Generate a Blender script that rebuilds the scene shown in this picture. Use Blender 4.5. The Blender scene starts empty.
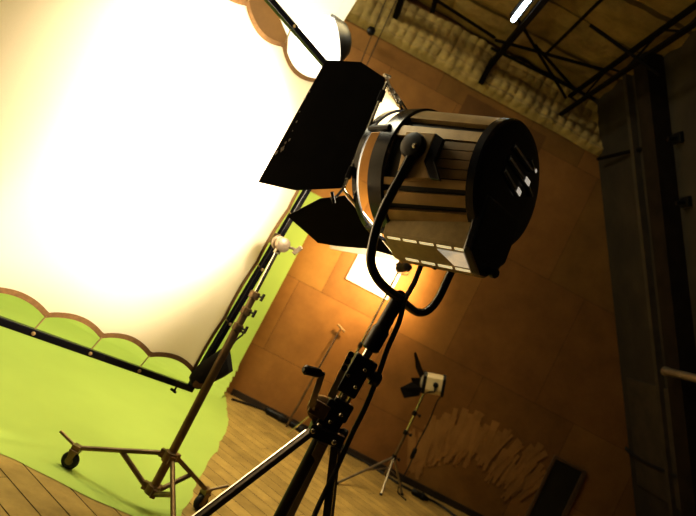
import bpy, bmesh, math, random
from mathutils import Vector as V, Matrix
random.seed(7)
S = bpy.context.scene
COL = S.collection
PI = math.pi

# ------------------------------------------------------------------ camera
FPX = 580.0; RHO = math.radians(27.5); CH = 1.5
QY = math.radians(2.3); PT = math.radians(4.2)
f0 = V((math.sin(QY)*math.cos(PT), math.cos(QY)*math.cos(PT), math.sin(PT)))
r0 = V((math.cos(QY), -math.sin(QY), 0)); u0 = r0.cross(f0)
CX = r0*math.cos(RHO) + u0*math.sin(RHO)
CY = u0*math.cos(RHO) - r0*math.sin(RHO)
CAM = V((0, 0, CH))
def ray(px, py): return f0 + CX*((px-348)/FPX) - CY*((py-258)/FPX)
def at(px, py, y): d = ray(px, py); return CAM + d*(y/d.y)
def onfloor(px, py, z=0.0): d = ray(px, py); return CAM + d*((z-CH)/d.z)
def onplane(px, py, p, n): d = ray(px, py); return CAM + d*((p-CAM).dot(n)/d.dot(n))
cd = bpy.data.cameras.new('camera'); cam = bpy.data.objects.new('camera', cd); COL.objects.link(cam)
m = Matrix((CX, CY, -f0)).transposed().to_4x4(); m.translation = CAM; cam.matrix_world = m
cd.sensor_width = 36; cd.lens = 36*FPX/696; cd.clip_start = .05
cd.dof.use_dof = True; cd.dof.focus_distance = 2.35; cd.dof.aperture_fstop = 2.6
S.camera = cam

# ------------------------------------------------------------------ materials
def mat(name, col, rough=.5, metal=0, bump=0, bscale=40, var=0, vscale=6, emit=None, estr=0, spec=.5):
    m = bpy.data.materials.new(name); m.use_nodes = True
    nt = m.node_tree; N = nt.nodes; L = nt.links
    b = N['Principled BSDF']
    b.inputs['Base Color'].default_value = (*col, 1); b.inputs['Roughness'].default_value = rough
    b.inputs['Metallic'].default_value = metal; b.inputs['Specular IOR Level'].default_value = spec
    tc = N.new('ShaderNodeTexCoord')
    if var:
        n = N.new('ShaderNodeTexNoise'); n.inputs['Scale'].default_value = vscale; n.inputs['Detail'].default_value = 6
        L.new(tc.outputs['Object'], n.inputs['Vector'])
        r = N.new('ShaderNodeValToRGB'); r.color_ramp.elements[0].position = .3; r.color_ramp.elements[1].position = .7
        r.color_ramp.elements[0].color = (*[c*(1-var) for c in col], 1); r.color_ramp.elements[1].color = (*[min(1, c*(1+var)) for c in col], 1)
        L.new(n.outputs['Fac'], r.inputs['Fac']); L.new(r.outputs['Color'], b.inputs['Base Color'])
    if bump:
        n = N.new('ShaderNodeTexNoise'); n.inputs['Scale'].default_value = bscale; n.inputs['Detail'].default_value = 4
        L.new(tc.outputs['Object'], n.inputs['Vector'])
        bp = N.new('ShaderNodeBump'); bp.inputs['Strength'].default_value = bump; bp.inputs['Distance'].default_value = .02
        L.new(n.outputs['Fac'], bp.inputs['Height']); L.new(bp.outputs['Normal'], b.inputs['Normal'])
    if emit:
        b.inputs['Emission Color'].default_value = (*emit, 1); b.inputs['Emission Strength'].default_value = estr
    return m
black = mat('black_metal', (.007, .006, .005), .4, spec=.3, var=.3, vscale=20)
gloss = mat('glossy_black_paint', (.012, .012, .016), .22, var=.2)
leafm = mat('matte_black_leaf', (.0075, .0055, .004), .7, spec=.15, var=.35, vscale=9)
rubber = mat('black_rubber', (.012, .012, .012), .7, var=.2)
cable = mat('black_cable', (.012, .009, .007), .6, var=.2)
tan = mat('tan_painted_metal', (.34, .235, .105), .42, .25, var=.18, vscale=14, bump=.08, bscale=120)
tandk = mat('dark_tan_metal', (.16, .105, .045), .45, .3, var=.25, vscale=10)
olive = mat('olive_painted_metal', (.29, .215, .085), .5, .1, var=.15, vscale=25, bump=.06, bscale=150)
chrome = mat('chrome_steel', (.72, .68, .6), .25, 1, var=.1)
steel = mat('dull_steel', (.38, .33, .25), .4, .8, var=.2, vscale=12)
bronze = mat('worn_bronze_steel', (.20, .14, .075), .42, .75, var=.3, vscale=12)
ivory = mat('lit_leaf_ivory', (.62, .56, .45), .4, .2, var=.1, bump=.1)  # pale colour standing in for lens light on the leaves' inner sides
bagm = mat('black_bag_cloth', (.012, .010, .008), .85, bump=.3, bscale=30)
greenm = mat('chroma_green_paint', (.435, .575, .135), .7, var=.06, vscale=1.2, bump=.03, bscale=60, spec=.2)
hemm = mat('brown_hem_webbing', (.20, .11, .04), .8, var=.2, vscale=60)
tiem = mat('tan_tie_cord', (.45, .32, .14), .8, var=.1)
whitem = mat('white_board_foam', (.85, .82, .76), .6, var=.03)
rope = mat('rope_fibre', (.05, .035, .02), .8, var=.2)
lensm = mat('hot_lens_glass', (.9, .9, .85), .2, emit=(1, .86, .62), estr=30)
tube_m = mat('fluorescent_tube', (.9, .95, 1), .3, emit=(.72, .88, 1), estr=14)
lantern_m = mat('glowing_lantern_silk', (.9, .88, .8), .7, emit=(1, .93, .78), estr=3.0)
concrete = mat('raw_concrete', (.040, .028, .015), .85, var=.35, vscale=2.5, bump=.3, bscale=14)
steelbeam = mat('dark_steel_beam', (.008, .005, .003), .7, spec=.06, var=.3)
ribm = mat('dusty_rib_steel', (.058, .042, .024), .7, var=.3)
basem = mat('baseboard_dark', (.03, .018, .009), .7, var=.3)
darkglass = mat('dark_door_panel', (.03, .024, .016), .35, var=.2)
doorfr = mat('door_frame_wood', (.12, .07, .03), .6, var=.2)
stripe = mat('louvre_highlight', (.5, .54, .64), .25, .0, var=.1)  # bluish reflection on the rear louvres, put into the colour

# white silk: diffuse + translucent
silk = bpy.data.materials.new('white_diffusion_silk'); silk.use_nodes = True
nt = silk.node_tree; nt.nodes.clear()
o_ = nt.nodes.new('ShaderNodeOutputMaterial'); mx = nt.nodes.new('ShaderNodeMixShader'); df = nt.nodes.new('ShaderNodeBsdfDiffuse'); tr = nt.nodes.new('ShaderNodeBsdfTranslucent')
tcn = nt.nodes.new('ShaderNodeTexCoord'); wv = nt.nodes.new('ShaderNodeTexNoise'); wv.inputs['Scale'].default_value = 220
rr = nt.nodes.new('ShaderNodeValToRGB'); rr.color_ramp.elements[0].color = (.80, .74, .62, 1); rr.color_ramp.elements[1].color = (.88, .82, .70, 1)
nt.links.new(tcn.outputs['Object'], wv.inputs['Vector']); nt.links.new(wv.outputs['Fac'], rr.inputs['Fac']); nt.links.new(rr.outputs['Color'], df.inputs['Color'])
tr.inputs['Color'].default_value = (.92, .72, .44, 1); mx.inputs['Fac'].default_value = .42
nt.links.new(df.outputs[0], mx.inputs[1]); nt.links.new(tr.outputs[0], mx.inputs[2]); nt.links.new(mx.outputs[0], o_.inputs['Surface'])

# plywood wall: colour attribute x noise
def attrmat(name, rough, vs, var, bump=.05, bs=30):
    m = bpy.data.materials.new(name); m.use_nodes = True; nt = m.node_tree; N = nt.nodes; L = nt.links; b = N['Principled BSDF']
    b.inputs['Roughness'].default_value = rough; b.inputs['Specular IOR Level'].default_value = .25
    a = N.new('ShaderNodeAttribute'); a.attribute_name = 'tint'
    tc = N.new('ShaderNodeTexCoord'); n = N.new('ShaderNodeTexNoise'); n.inputs['Scale'].default_value = vs; n.inputs['Detail'].default_value = 8; n.inputs['Roughness'].default_value = .65
    L.new(tc.outputs['Object'], n.inputs['Vector'])
    mr = N.new('ShaderNodeMapRange'); mr.inputs['From Min'].default_value = .3; mr.inputs['From Max'].default_value = .7
    mr.inputs['To Min'].default_value = 1-var; mr.inputs['To Max'].default_value = 1+var
    L.new(n.outputs['Fac'], mr.inputs['Value'])
    mu = N.new('ShaderNodeVectorMath'); mu.operation = 'SCALE'
    L.new(a.outputs['Color'], mu.inputs[0]); L.new(mr.outputs['Result'], mu.inputs['Scale']); L.new(mu.outputs[0], b.inputs['Base Color'])
    n2 = N.new('ShaderNodeTexNoise'); n2.inputs['Scale'].default_value = bs; L.new(tc.outputs['Object'], n2.inputs['Vector'])
    bp = N.new('ShaderNodeBump'); bp.inputs['Strength'].default_value = bump; bp.inputs['Distance'].default_value = .02
    L.new(n2.outputs['Fac'], bp.inputs['Height']); L.new(bp.outputs['Normal'], b.inputs['Normal'])
    return m
plym = attrmat('brown_plywood', .55, 2.2, .22)
floorm = attrmat('worn_floor_boards', .6, 5, .25, .15, 25)
insulm = attrmat('sprayed_insulation', .9, 4, .3, .6, 16)

# ------------------------------------------------------------------ mesh helpers
def frame_of(d):
    d = d.normalized(); up = V((0, 0, 1)) if abs(d.z) < .95 else V((1, 0, 0))
    x = d.cross(up).normalized(); return x, x.cross(d).normalized()
def tube(bm, pts, r, n=10, cap=True, flat=None):
    """round sweep along pts; r a number or a list; flat=(axis vector, half width, half thickness) sweeps a flat bar."""
    pts = [V(p) for p in pts]; rs = r if isinstance(r, (list, tuple)) else [r]*len(pts)
    rings = []; px = None
    for i, p in enumerate(pts):
        d = (pts[min(i+1, len(pts)-1)] - pts[max(i-1, 0)]).normalized()
        if px is None: px, py = frame_of(d)
        else:
            px = (px - d*px.dot(d)).normalized()
        py = d.cross(px).normalized()
        if flat:
            ax = flat[0] - d*flat[0].dot(d); ax.normalize(); bx = d.cross(ax)
            ring = [bm.verts.new(p + ax*(sx*flat[1]) + bx*(sy*flat[2])) for sx, sy in ((-1, -1), (1, -1), (1, 1), (-1, 1))]
        else:
            ring = [bm.verts.new(p + (px*math.cos(2*PI*k/n) + py*math.sin(2*PI*k/n))*rs[i]) for k in range(n)]
        rings.append(ring)
    k = len(rings[0])
    for a, b in zip(rings, rings[1:]):
        for j in range(k): bm.faces.new((a[j], a[(j+1) % k], b[(j+1) % k], b[j]))
    if cap:
        bm.faces.new(list(reversed(rings[0]))); bm.faces.new(rings[-1])
def smooth_path(pts, n=6):
    pts = [V(p) for p in pts]; out = []
    P = [pts[0]*2-pts[1]] + pts + [pts[-1]*2-pts[-2]]
    for i in range(1, len(P)-2):
        a, b, c, d = P[i-1:i+3]
        for k in range(n):
            t = k/n; out.append(.5*((2*b) + (c-a)*t + (2*a-5*b+4*c-d)*t*t + (3*b-3*c+d-a)*t**3))
    out.append(pts[-1]); return out
def obox(bm, c, ax, ay, az):
    """box at c, half-extent vectors ax, ay, az"""
    c = V(c); v = {}
    for i in (-1, 1):
        for j in (-1, 1):
            for k in (-1, 1): v[i, j, k] = bm.verts.new(c + ax*i + ay*j + az*k)
    for f in (((-1,-1,-1),(-1,1,-1),(1,1,-1),(1,-1,-1)), ((-1,-1,1),(1,-1,1),(1,1,1),(-1,1,1)), ((-1,-1,-1),(1,-1,-1),(1,-1,1),(-1,-1,1)),
              ((-1,1,-1),(-1,1,1),(1,1,1),(1,1,-1)), ((-1,-1,-1),(-1,-1,1),(-1,1,1),(-1,1,-1)), ((1,-1,-1),(1,1,-1),(1,1,1),(1,-1,1))):
        bm.faces.new([v[q] for q in f])
def wbox(bm, x0, x1, y0, y1, z0, z1):
    obox(bm, ((x0+x1)/2, (y0+y1)/2, (z0+z1)/2), V(((x1-x0)/2, 0, 0)), V((0, (y1-y0)/2, 0)), V((0, 0, (z1-z0)/2)))
def prism(bm, poly, ext):
    a = [bm.verts.new(V(p)) for p in poly]; b = [bm.verts.new(V(p)+ext) for p in poly]; n = len(a)
    bm.faces.new(list(reversed(a))); bm.faces.new(b)
    for i in range(n): bm.faces.new((a[i], a[(i+1) % n], b[(i+1) % n], b[i]))
def lathe(bm, c, ax, prof, n=32, closed=False):
    """prof: list of (offset along ax, radius)"""
    c = V(c); ax = ax.normalized(); x, y = frame_of(ax); rings = []
    for k, r in prof: rings.append([bm.verts.new(c + ax*k + (x*math.cos(2*PI*j/n) + y*math.sin(2*PI*j/n))*max(r, 1e-4)) for j in range(n)])
    pairs = list(zip(rings, rings[1:])) + ([(rings[-1], rings[0])] if closed else [])
    for a, b in pairs:
        for j in range(n): bm.faces.new((a[j], a[(j+1) % n], b[(j+1) % n], b[j]))
    if not closed: bm.faces.new(list(reversed(rings[0]))); bm.faces.new(rings[-1])
ORG = {}
def obj(name, bm, m, parent=None, label=None, origin=None, bevel=0, smooth=False):
    o_ = ORG[parent.name] if parent else (V(origin) if origin is not None else None)
    if o_ is None:
        zs = [v.co for v in bm.verts]
        o_ = V((sum(v.x for v in zs)/len(zs), sum(v.y for v in zs)/len(zs), min(v.z for v in zs)))
    bmesh.ops.recalc_face_normals(bm, faces=bm.faces)
    for v in bm.verts: v.co -= o_
    me = bpy.data.meshes.new(name); bm.to_mesh(me); bm.free(); me.materials.append(m)
    if smooth:
        for p in me.polygons: p.use_smooth = True
    o = bpy.data.objects.new(name, me); COL.objects.link(o)
    ORG[o.name] = o_
    if parent: o.parent = parent
    else: o.location = o_
    if label: o['label'] = label
    if bevel:
        b = o.modifiers.new('bevel', 'BEVEL'); b.width = bevel; b.segments = 2; b.limit_method = 'ANGLE'
    if smooth:
        try:
            me.set_sharp_from_angle(angle=math.radians(40))
        except Exception: pass
    return o
def BM(): return bmesh.new()
def thing(name, label, cat, loc, group=None):
    o = bpy.data.objects.new(name, None); COL.objects.link(o); o.location = loc; o.empty_display_size = .1
    ORG[o.name] = V(loc); o['label'] = label; o['category'] = cat
    if group: o['group'] = group
    return o
def tag(o, label, cat, group=None):
    o['label'] = label; o['category'] = cat
    if group: o['group'] = group
    return o
def struct(name, bm, m, label=None, **k):
    o = obj(name, bm, m, origin=(0, 0, 0), **k); o['kind'] = 'structure'
    return o
def tint(o, cols):
    """one colour per face"""
    at_ = o.data.color_attributes.new('tint', 'FLOAT_COLOR', 'CORNER'); i = 0
    for p in o.data.polygons:
        for _ in p.loop_indices:
            at_.data[i].color = (*cols[p.index], 1); i += 1

YW = 6.75                       # back wall
# right wall leans inward: passes (2.39,*,4.51) and (4.22,*,1.63)
def rwx(z): return 2.392 + (4.51 - z)*(4.222-2.392)/(4.51-1.634)
RN = V((4.51-1.634, 0, 4.222-2.392)).normalized()     # outward normal of the right wall
RP = V((2.392, 0, 4.51)); RS = V((2.392-4.222, 0, 4.51-1.634)).normalized()   # up along the wall
def onright(px, py): return onplane(px, py, RP, RN)

# ------------------------------------------------------------------ setting: back wall of plywood panels
bm = BM(); cols = []
def quad(bm, x0, x1, z0, z1, y, c):
    vs = [bm.verts.new((x, y, z)) for x, z in ((x0, z0), (x1, z0), (x1, z1), (x0, z1))]
    bm.faces.new(vs); cols.append(c)
dark = (.10, .05, .02)
quad(bm, -7, 6, -.05, 5.3, YW+.02, dark)
rows = [0.0, .62, 1.5, 2.88, 4.26, 5.2]
rnd = random.Random(4)
for i in range(len(rows)-1):
    x = -6.5 + [.0, .35, .1, .5, .2][i]
    while x < 5.4:
        w = rnd.choice([1.22, .72, .9, 1.22]) if i else 1.22
        k = .82 + .36*rnd.random()
        quad(bm, x+.002, x+w-.002, rows[i]+.002, rows[i+1]-.002, YW, (.285*k, .140*k*(.96+.1*rnd.random()), .040*k))
        x += w
# scraped pale glue strokes, fanned, low on the wall
quad(bm, at(468, 94, YW).x, at(545, 140, YW).x, 3.55, at(468, 94, YW).z, YW-.003, (.17, .085, .026))
for j in range(230):
    t = rnd.random(); px = 410 + 128*t; cy_ = 456 - 26*math.sin(PI*min(1, t*1.25)) + 6*t; py = cy_ + rnd.uniform(-12, 12 + 22*t)
    p = at(px, py, YW-.003-.00005*j); ang = math.radians(-30 + 60*t) + rnd.uniform(-.25, .25)
    d = V((math.sin(ang)*.7, 0, math.cos(ang))).normalized(); q = V((d.z, 0, -d.x)); l = rnd.uniform(.06, .20); w = rnd.uniform(.015, .05)
    vs = [bm.verts.new(p + d*a*l + q*b*w*(1.0 if a > 0 else .5)) for a, b in ((-1, -1), (-1, 1), (1, 1), (1, -1))]
    bm.faces.new(vs); k = rnd.uniform(.86, 1.1); k = .93+.14*(k-.86)/.24; cols.append((.365*k, .195*k, .063*k))
wb = struct('wall_back', bm, plym); tint(wb, cols)

# insulation band at the top of the back wall (quilted)
def grid(bm, fn, nu, nv):
    vs = [[bm.verts.new(fn(i/nu, j/nv)) for j in range(nv+1)] for i in range(nu+1)]
    for i in range(nu):
        for j in range(nv): bm.faces.new((vs[i][j], vs[i+1][j], vs[i+1][j+1], vs[i][j+1]))
from mathutils import noise
def quilt(x, z, s=.17): return abs(math.sin(PI*x/s)*math.sin(PI*z/s))**.5
ZB = 4.50; ZC = 5.02
bm = BM()
def fi(u, v):
    x = -6 + u*(rwx(ZB)+6.02); z = ZB + .02*noise.noise(V((x*2, 0, 3))) + v*(ZC-ZB)
    if x > rwx(z): x = rwx(z)
    b = .02 + .034*quilt(x+.03*noise.noise(V((x*3, z*3, 0))), z+.02*noise.noise(V((x*2, 1, z))), .115) + .06*noise.noise(V((x*1.3, 1, z*2.6))) + .03*noise.noise(V((x*5, 4, z*5)))
    e = min(1, min(v, 1)/.12) if v < .12 else 1
    return V((x, YW - .02 - max(.01, .06+b)*e, z))
grid(bm, fi, 420, 28)
o = struct('trim_1', bm, insulm, smooth=True)
tint(o, [(.40*k, .29*k, .115*k) for k in [1]*len(o.data.polygons)])

# ceiling insulation in bays, seams running across
bm = BM()
def fc(u, v):
    x = -6 + u*(rwx(ZC)+6.3); y = YW - v*7.2
    t = ((YW-y)/.62) % 1; s = min(t, 1-t)
    sag = .07*min(1, s/.25) + .05*noise.noise(V((x*1.5, y*2.5, 7))) + .02*noise.noise(V((x*6, y*6, 2)))
    tx = (x/1.0) % 1; sx = min(tx, 1-tx)
    sag *= min(1, sx/.08)*.5+.5
    return V((x, y, ZC + .10 - sag))
grid(bm, fc, 120, 170)
o = struct('ceiling', bm, insulm, smooth=True)
cc_ = []
for p in o.data.polygons:
    y = p.center.y; t = ((YW-y)/.62) % 1; s = min(t, 1-t); k = .35 if s < .035 else 1
    cc_.append((.27*k, .185*k, .070*k))
tint(o, cc_)
bm = BM(); wbox(bm, -6.6, 3.0, -1, YW+.1, ZC+.16, ZC+.22); struct('ceiling_deck', bm, steelbeam)

# right wall (leaning), ribs
bm = BM()
def fr(u, v):
    z = -.02 + v*5.3; y = YW + .02 - u*7.4; return V((rwx(z), y, z))
grid(bm, fr, 12, 12)
# lower concrete-board course
struct('wall_right', bm, concrete)
bm = BM()
for (pa, pb) in (((634, 112), (655, 330)), ((646, 110), (668, 330))):
    a = onright(*pa); y = a.y
    c = V((rwx(2.5), y, 2.5)) - RN*.035
    obox(bm, c, RS*3.1, V((0, .03, 0)), RN*.035)
struct('trim_2', bm, ribm)
bm = BM(); a = onright(672, 200); c = V((rwx(2.5), a.y, 2.5)) - RN*.09
obox(bm, c, RS*3.1, V((0, .11, 0)), RN*.09); struct('trim_3', bm, mat('brown_steel_column', (.022, .015, .009), .7, var=.3, spec=.1))
bm = BM(); pa = onright(640, 395); obox(bm, V((rwx(1.75), 6.1, 1.75))-RN*.012, RS*.62, V((0, .5, 0)), RN*.012); struct('trim_4', bm, ribm)
# left wall
bm = BM(); wbox(bm, -6.2, -6.0, -1, YW+.05, 0, 5.2); struct('wall_left', bm, concrete)

# floor of boards laid diagonally, plus the green painted area
bm = BM(); cols = []
ang = math.radians(-33); bd = V((math.cos(ang), math.sin(ang), 0)); bn = V((-bd.y, bd.x, 0)); bw = .145
rnd = random.Random(9)
bm2 = BM()
fx0, fx1, fy0, fy1 = -6.0, rwx(0), -1.0, YW+.01
vs = [bm.verts.new((x, y, -.006)) for x, y in ((fx0, fy0), (fx1, fy0), (fx1, fy1), (fx0, fy1))]; bm.faces.new(vs); cols.append((.05, .03, .012))
def clip(poly):
    for ax, lim, sg in ((0, fx0, 1), (0, fx1, -1), (1, fy0, 1), (1, fy1, -1)):
        out = []
        for i in range(len(poly)):
            a, b = poly[i], poly[(i+1) % len(poly)]
            da, db = (a[ax]-lim)*sg, (b[ax]-lim)*sg
            if da >= 0: out.append(a)
            if da*db < 0: out.append(a + (b-a)*(da/(da-db)))
        poly = out
        if len(poly) < 3: return None
    return poly
for i in range(-70, 70):
    t = -12 + rnd.random()*2
    while t < 12:
        l = rnd.uniform(1.6, 3.0); c0 = bn*(i*bw)
        p = clip([V(c0+bd*(t+.002)+bn*.003), V(c0+bd*(t+l-.002)+bn*.003), V(c0+bd*(t+l-.002)+bn*(bw-.003)), V(c0+bd*(t+.002)+bn*(bw-.003))])
        if p:
            bm.faces.new([bm.verts.new(q) for q in p]); k = rnd.uniform(.82, 1.15)
            cols.append((.40*k, .275*k, .09*k))
        t += l
o = struct('floor', bm, floorm); tint(o, cols)
bm = BM()
edge = [(-.26, 6.61)]
for i in range(40):
    t = i/39; y = 6.62 - t*3.2
    edge.append((-.25+.2*min(1, t*3)+.02*t + min(1, t*5)*(.035*noise.noise(V((y*2.6, 3, 0))) + .02*noise.noise(V((y*9, 1, 0)))), y))
edge += [(-.09, 3.33), (-.16, 3.24)]
for i in range(50):
    t = i/49; x = -.24 - t*5.6
    edge.append((x, 3.155 + .04*noise.noise(V((x*2.2, 8, 0))) + .02*noise.noise(V((x*8, 5, 0)))))
edge += [(-5.9, 6.61)]
bm.faces.new([bm.verts.new((x, y, .003)) for x, y in edge])
struct('floor_green_paint', bm, greenm)

# baseboard and door in the back wall
bm = BM(); wbox(bm, -.2, rwx(0), YW-.03, YW-.001, 0, .07); struct('baseboard_back', bm, basem)
a = at(555, 458, YW); b = at(582, 470, YW)
bm = BM(); wbox(bm, a.x, b.x, YW-.02, YW-.002, .08, a.z); d1 = struct('door_1', bm, darkglass)
bm = BM()
for x0, x1, z0, z1 in ((a.x-.03, a.x, .05, a.z+.03), (b.x, b.x+.05, .05, a.z+.03), (a.x, b.x, a.z, a.z+.03)): wbox(bm, x0, x1, YW-.035, YW-.002, z0, z1)
obj('door_frame', bm, doorfr, d1)

# ------------------------------------------------------------------ ceiling steel: each truss a thing of the structure
def truss(name, x, zb, zt, y0, y1, n):
    bm = BM()
    for z in (zb, zt): obox(bm, (x, (y0+y1)/2, z), V((.022, 0, 0)), V((0, (y1-y0)/2, 0)), V((0, 0, .018)))
    for i in range(n):
        ya = y0+(y1-y0)*i/n; yb = y0+(y1-y0)*(i+1)/n; ym = (ya+yb)/2
        tube(bm, [(x, ya, zt), (x, ym, zb)], .011, 6); tube(bm, [(x, ym, zb), (x, yb, zt)], .011, 6)
    return struct(name, bm, steelbeam)
truss('trim_5', 1.73, 4.70, 4.95, 1.2, 6.66, 6)
bm = BM(); obox(bm, (.70, 3.9, 4.78), V((.028, 0, 0)), V((0, 2.75, 0)), V((0, 0, .05))); obox(bm, (.70, 6.6, 4.70), V((.03, 0, 0)), V((0, .03, 0)), V((0, 0, .16))); struct('trim_6', bm, steelbeam)
bm = BM()
for (pa, ya, pb, yb) in (((517, 18), 5.6, (566, 98), 6.55), ((495, 40), 6.0, (604, 70), 5.6), ((491, 48), 6.2, (594, 99), 6.1), ((425, -7), 6.0, (495, 38), 6.1), ((547, 53), 6.0, (604, -3), 4.6), ((535, 45), 6.0, (575, 90), 6.2), ((590, 25), 5.0, (660, 75), 4.8)):
    tube(bm, [at(*pa, ya), at(*pb, yb)], .016, 6)
for (pa, ya, pb, yb) in (((436, -2), 6.3, (432, 12), 6.45),): tube(bm, [at(*pa, ya), at(*pb, yb)], .03, 6)
struct('trim_7', bm, steelbeam)
bm = BM(); obox(bm, (-.55, 3.9, 4.80), V((.03, 0, 0)), V((0, 2.75, 0)), V((0, 0, .05))); struct('trim_8', bm, steelbeam)

# fluorescent fitting hung under the beam
p0 = at(513, 20, 5.45); p1 = V((p0.x, p0.y-1.2, p0.z))
fl = thing('fluorescent_lamp', 'bluish white fluorescent tube lamp under a dark ceiling beam', 'lamp', p0)
bm = BM(); obox(bm, (p0+p1)/2+V((0, 0, .045)), V((.05, 0, 0)), V((0, .62, 0)), V((0, 0, .02))); obj('lamp_housing', bm, steelbeam, fl)
bm = BM(); tube(bm, [p0, p1], .022, 10); obj('tube', bm, tube_m, fl)

# two hoist ropes and a pulley near the back wall
rp = thing('hoist_rope', 'pair of thin dark ropes running down the back wall with a round black pulley', 'rope', at(363, 75, 6.4))
for (a, b) in (((388, -6), (356, 75)), ((399, -6), (360, 80))):
    A_ = at(*a, 6.45); B_ = at(*b, 6.45); bm = BM(); tube(bm, [B_+(A_-B_)*((ZC+.03-B_.z)/(A_.z-B_.z)), B_], .006, 6); obj('rope', bm, rope, rp)
bm = BM(); c = at(371, 31, 6.45); lathe(bm, c-V((0, .03, 0)), V((0, 1, 0)), [(0, .03), (.012, .048), (.045, .048), (.06, .03)], 16); obj('pulley', bm, black, rp, smooth=True)

# conduit, brackets, pipe, hose on the right wall
bm = BM(); a = at(598, 159, 6.55); b = onright(650, 147); tube(bm, [a, b], .02, 8)
tag(obj('conduit_pipe', bm, steelbeam), 'thin black conduit at the corner of insulation band and right wall', 'pipe')
for i, (px, py, lab) in enumerate(((680, 138, 'small black bracket on right wall, the upper one'), (688, 202, 'small black bracket on right wall, the lower one'))):
    p = onright(px, py); br = thing('wall_bracket', lab, 'bracket', p, 'black brackets on the right wall')
    bm = BM(); obox(bm, p-RN*.02, RS*.05, V((0, .06, 0)), RN*.02); obj('plate', bm, black, br, bevel=.004)
    bm = BM(); tube(bm, [p-RN*.03, p-RN*.12], .022, 10); obj('peg', bm, black, br)
yy = 6.0
while True:
    p = at(665, 371, yy)
    if p.x < rwx(p.z)-.33 or yy < 2: break
    yy -= .02
print('rail', p)
q = V((p.x, .4, p.z))
ps = thing('handrail_pipe', 'round steel pipe rail with an open end beside the dark right wall', 'pipe', p)
bm = BM(); tube(bm, [p, q], .038, 20); obj('pipe_body', bm, steel, ps, smooth=True)
bm = BM(); lathe(bm, p, V((0, -1, 0)), [(-.012, .03), (0, .045), (.04, .045), (.045, .038)], 20); obj('end_ring', bm, steel, ps, smooth=True)
for y in (p.y-.5, p.y-2.0, p.y-3.5):
    bm = BM(); tube(bm, [(p.x, y, p.z), (rwx(p.z)-.002, y, p.z)], .014, 8); obj('wall_arm', bm, steelbeam, ps)
bm = BM(); hp = [onright(x, y)-RN*.03 for x, y in ((604, 453), (616, 452), (626, 446), (632, 452), (648, 462), (672, 473), (700, 486), (730, 500))]
tube(bm, smooth_path(hp), .018, 8); tag(obj('black_hose', bm, cable), 'black hose looped low along the dark right wall', 'hose')

# ------------------------------------------------------------------ green screen flats
gs = thing('green_screen', 'bright green painted studio backdrop flat behind the white diffusion frame', 'backdrop', (-3, 6.6, 0))
bm = BM(); xr = -.265
wbox(bm, -5.9, xr, 6.60, 6.63, .0, 2.46); obj('painted_face', bm, greenm, gs)
bm = BM()
for x in (-5.8, -4.6, -3.4, -2.2, -1.0, xr-.06): wbox(bm, x, x+.045, 6.632, 6.72, 0.0, 2.44)
obj('back_brace', bm, basem, gs)
# cove where the flat meets the floor
bm = BM(); 
prof = [(6.60-.35*(1-math.sin(t*PI/2)), .004+.35*(1-math.cos(t*PI/2))) for t in [i/8 for i in range(9)]]
for i in range(8):
    (ya, za), (yb, zb) = prof[i], prof[i+1]
    bm.faces.new([bm.verts.new(v) for v in ((-5.9, ya, za), (xr+.02, ya, za), (xr+.0, yb, zb), (-5.9, yb, zb))])
bmesh.ops.remove_doubles(bm, verts=bm.verts, dist=1e-4)
obj('cove', bm, greenm, gs, smooth=True)

# white reflector board on the wall, bright under the small lamp
BY = YW-.0125
qd = [at(345, 283, BY), at(390, 297, BY), at(409, 256, BY), at(364, 240, BY)]
x0 = (qd[0].x+qd[3].x)/2; x1 = (qd[1].x+qd[2].x)/2; z0 = (qd[0].z+qd[1].z)/2; z1 = qd[3].z
wbd = thing('reflector_board', 'white square board on the brown wall, lit to glaring white', 'board', ((x0+x1)/2, BY, z0))
bm = BM(); wbox(bm, x0, x1, BY-.012, BY+.012, z0, z1); obj('panel', bm, whitem, wbd, bevel=.003)
for x, z in ((x0+.03, z1-.03), (x1-.03, z1-.03), (x0+.03, z0+.03), (x1-.03, z0+.03)):
    bm = BM(); tube(bm, [(x, BY-.018, z), (x, BY-.005, z)], .01, 8); obj('screw', bm, steel, wbd)

# ------------------------------------------------------------------ small lamp on a plain stand in front of the board
L2 = at(404, 267, 6.05)
st2 = thing('lamp_stand', 'slim chrome light stand near the wall, mostly hidden behind the crank stand', 'stand', (L2.x-.03, L2.y+.02, 0))
bx, by = L2.x-.03, L2.y+.02
bm = BM(); tube(bm, [(bx, by, .35), (bx, by, 1.2)], .016, 10); tube(bm, [(bx, by, 1.2), (bx, by, L2.z-.08)], .012, 10); obj('pole', bm, chrome, st2, smooth=True)
for k in range(3):
    a = k*2*PI/3+.5; bm = BM(); tube(bm, [(bx, by, .62), (bx+.28*math.cos(a), by+.28*math.sin(a), .012)], .010, 8); obj('leg', bm, chrome, st2)
bm = BM(); lathe(bm, (bx, by, 1.17), V((0, 0, 1)), [(0, .02), (.01, .024), (.05, .024), (.06, .018)], 12); obj('collar', bm, black, st2)
lp2 = thing('spot_lamp', 'small black spot lamp aimed at the white board on the wall', 'lamp', L2)
d2 = (V(((x0+x1)/2-.05, BY, (z0+z1)/2+.02))-L2).normalized()
bm = BM(); lathe(bm, L2, d2, [(-.09, .03), (-.08, .05), (.02, .055), (.05, .065), (.075, .065), (.07, .055), (.06, .055)], 20); obj('lamp_body', bm, black, lp2, smooth=True)
bm = BM(); lathe(bm, L2+d2*.058, d2, [(0, .05), (.003, .05)], 20); obj('lens', bm, lensm, lp2)
bm = BM(); tube(bm, [L2+V((-.07, 0, 0)), L2+V((-.07, 0, -.06)), V((bx, by, L2.z-.09)), L2+V((.07, 0, -.06)), L2+V((.07, 0, 0))], .007, 6); obj('yoke', bm, black, lp2)

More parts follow.
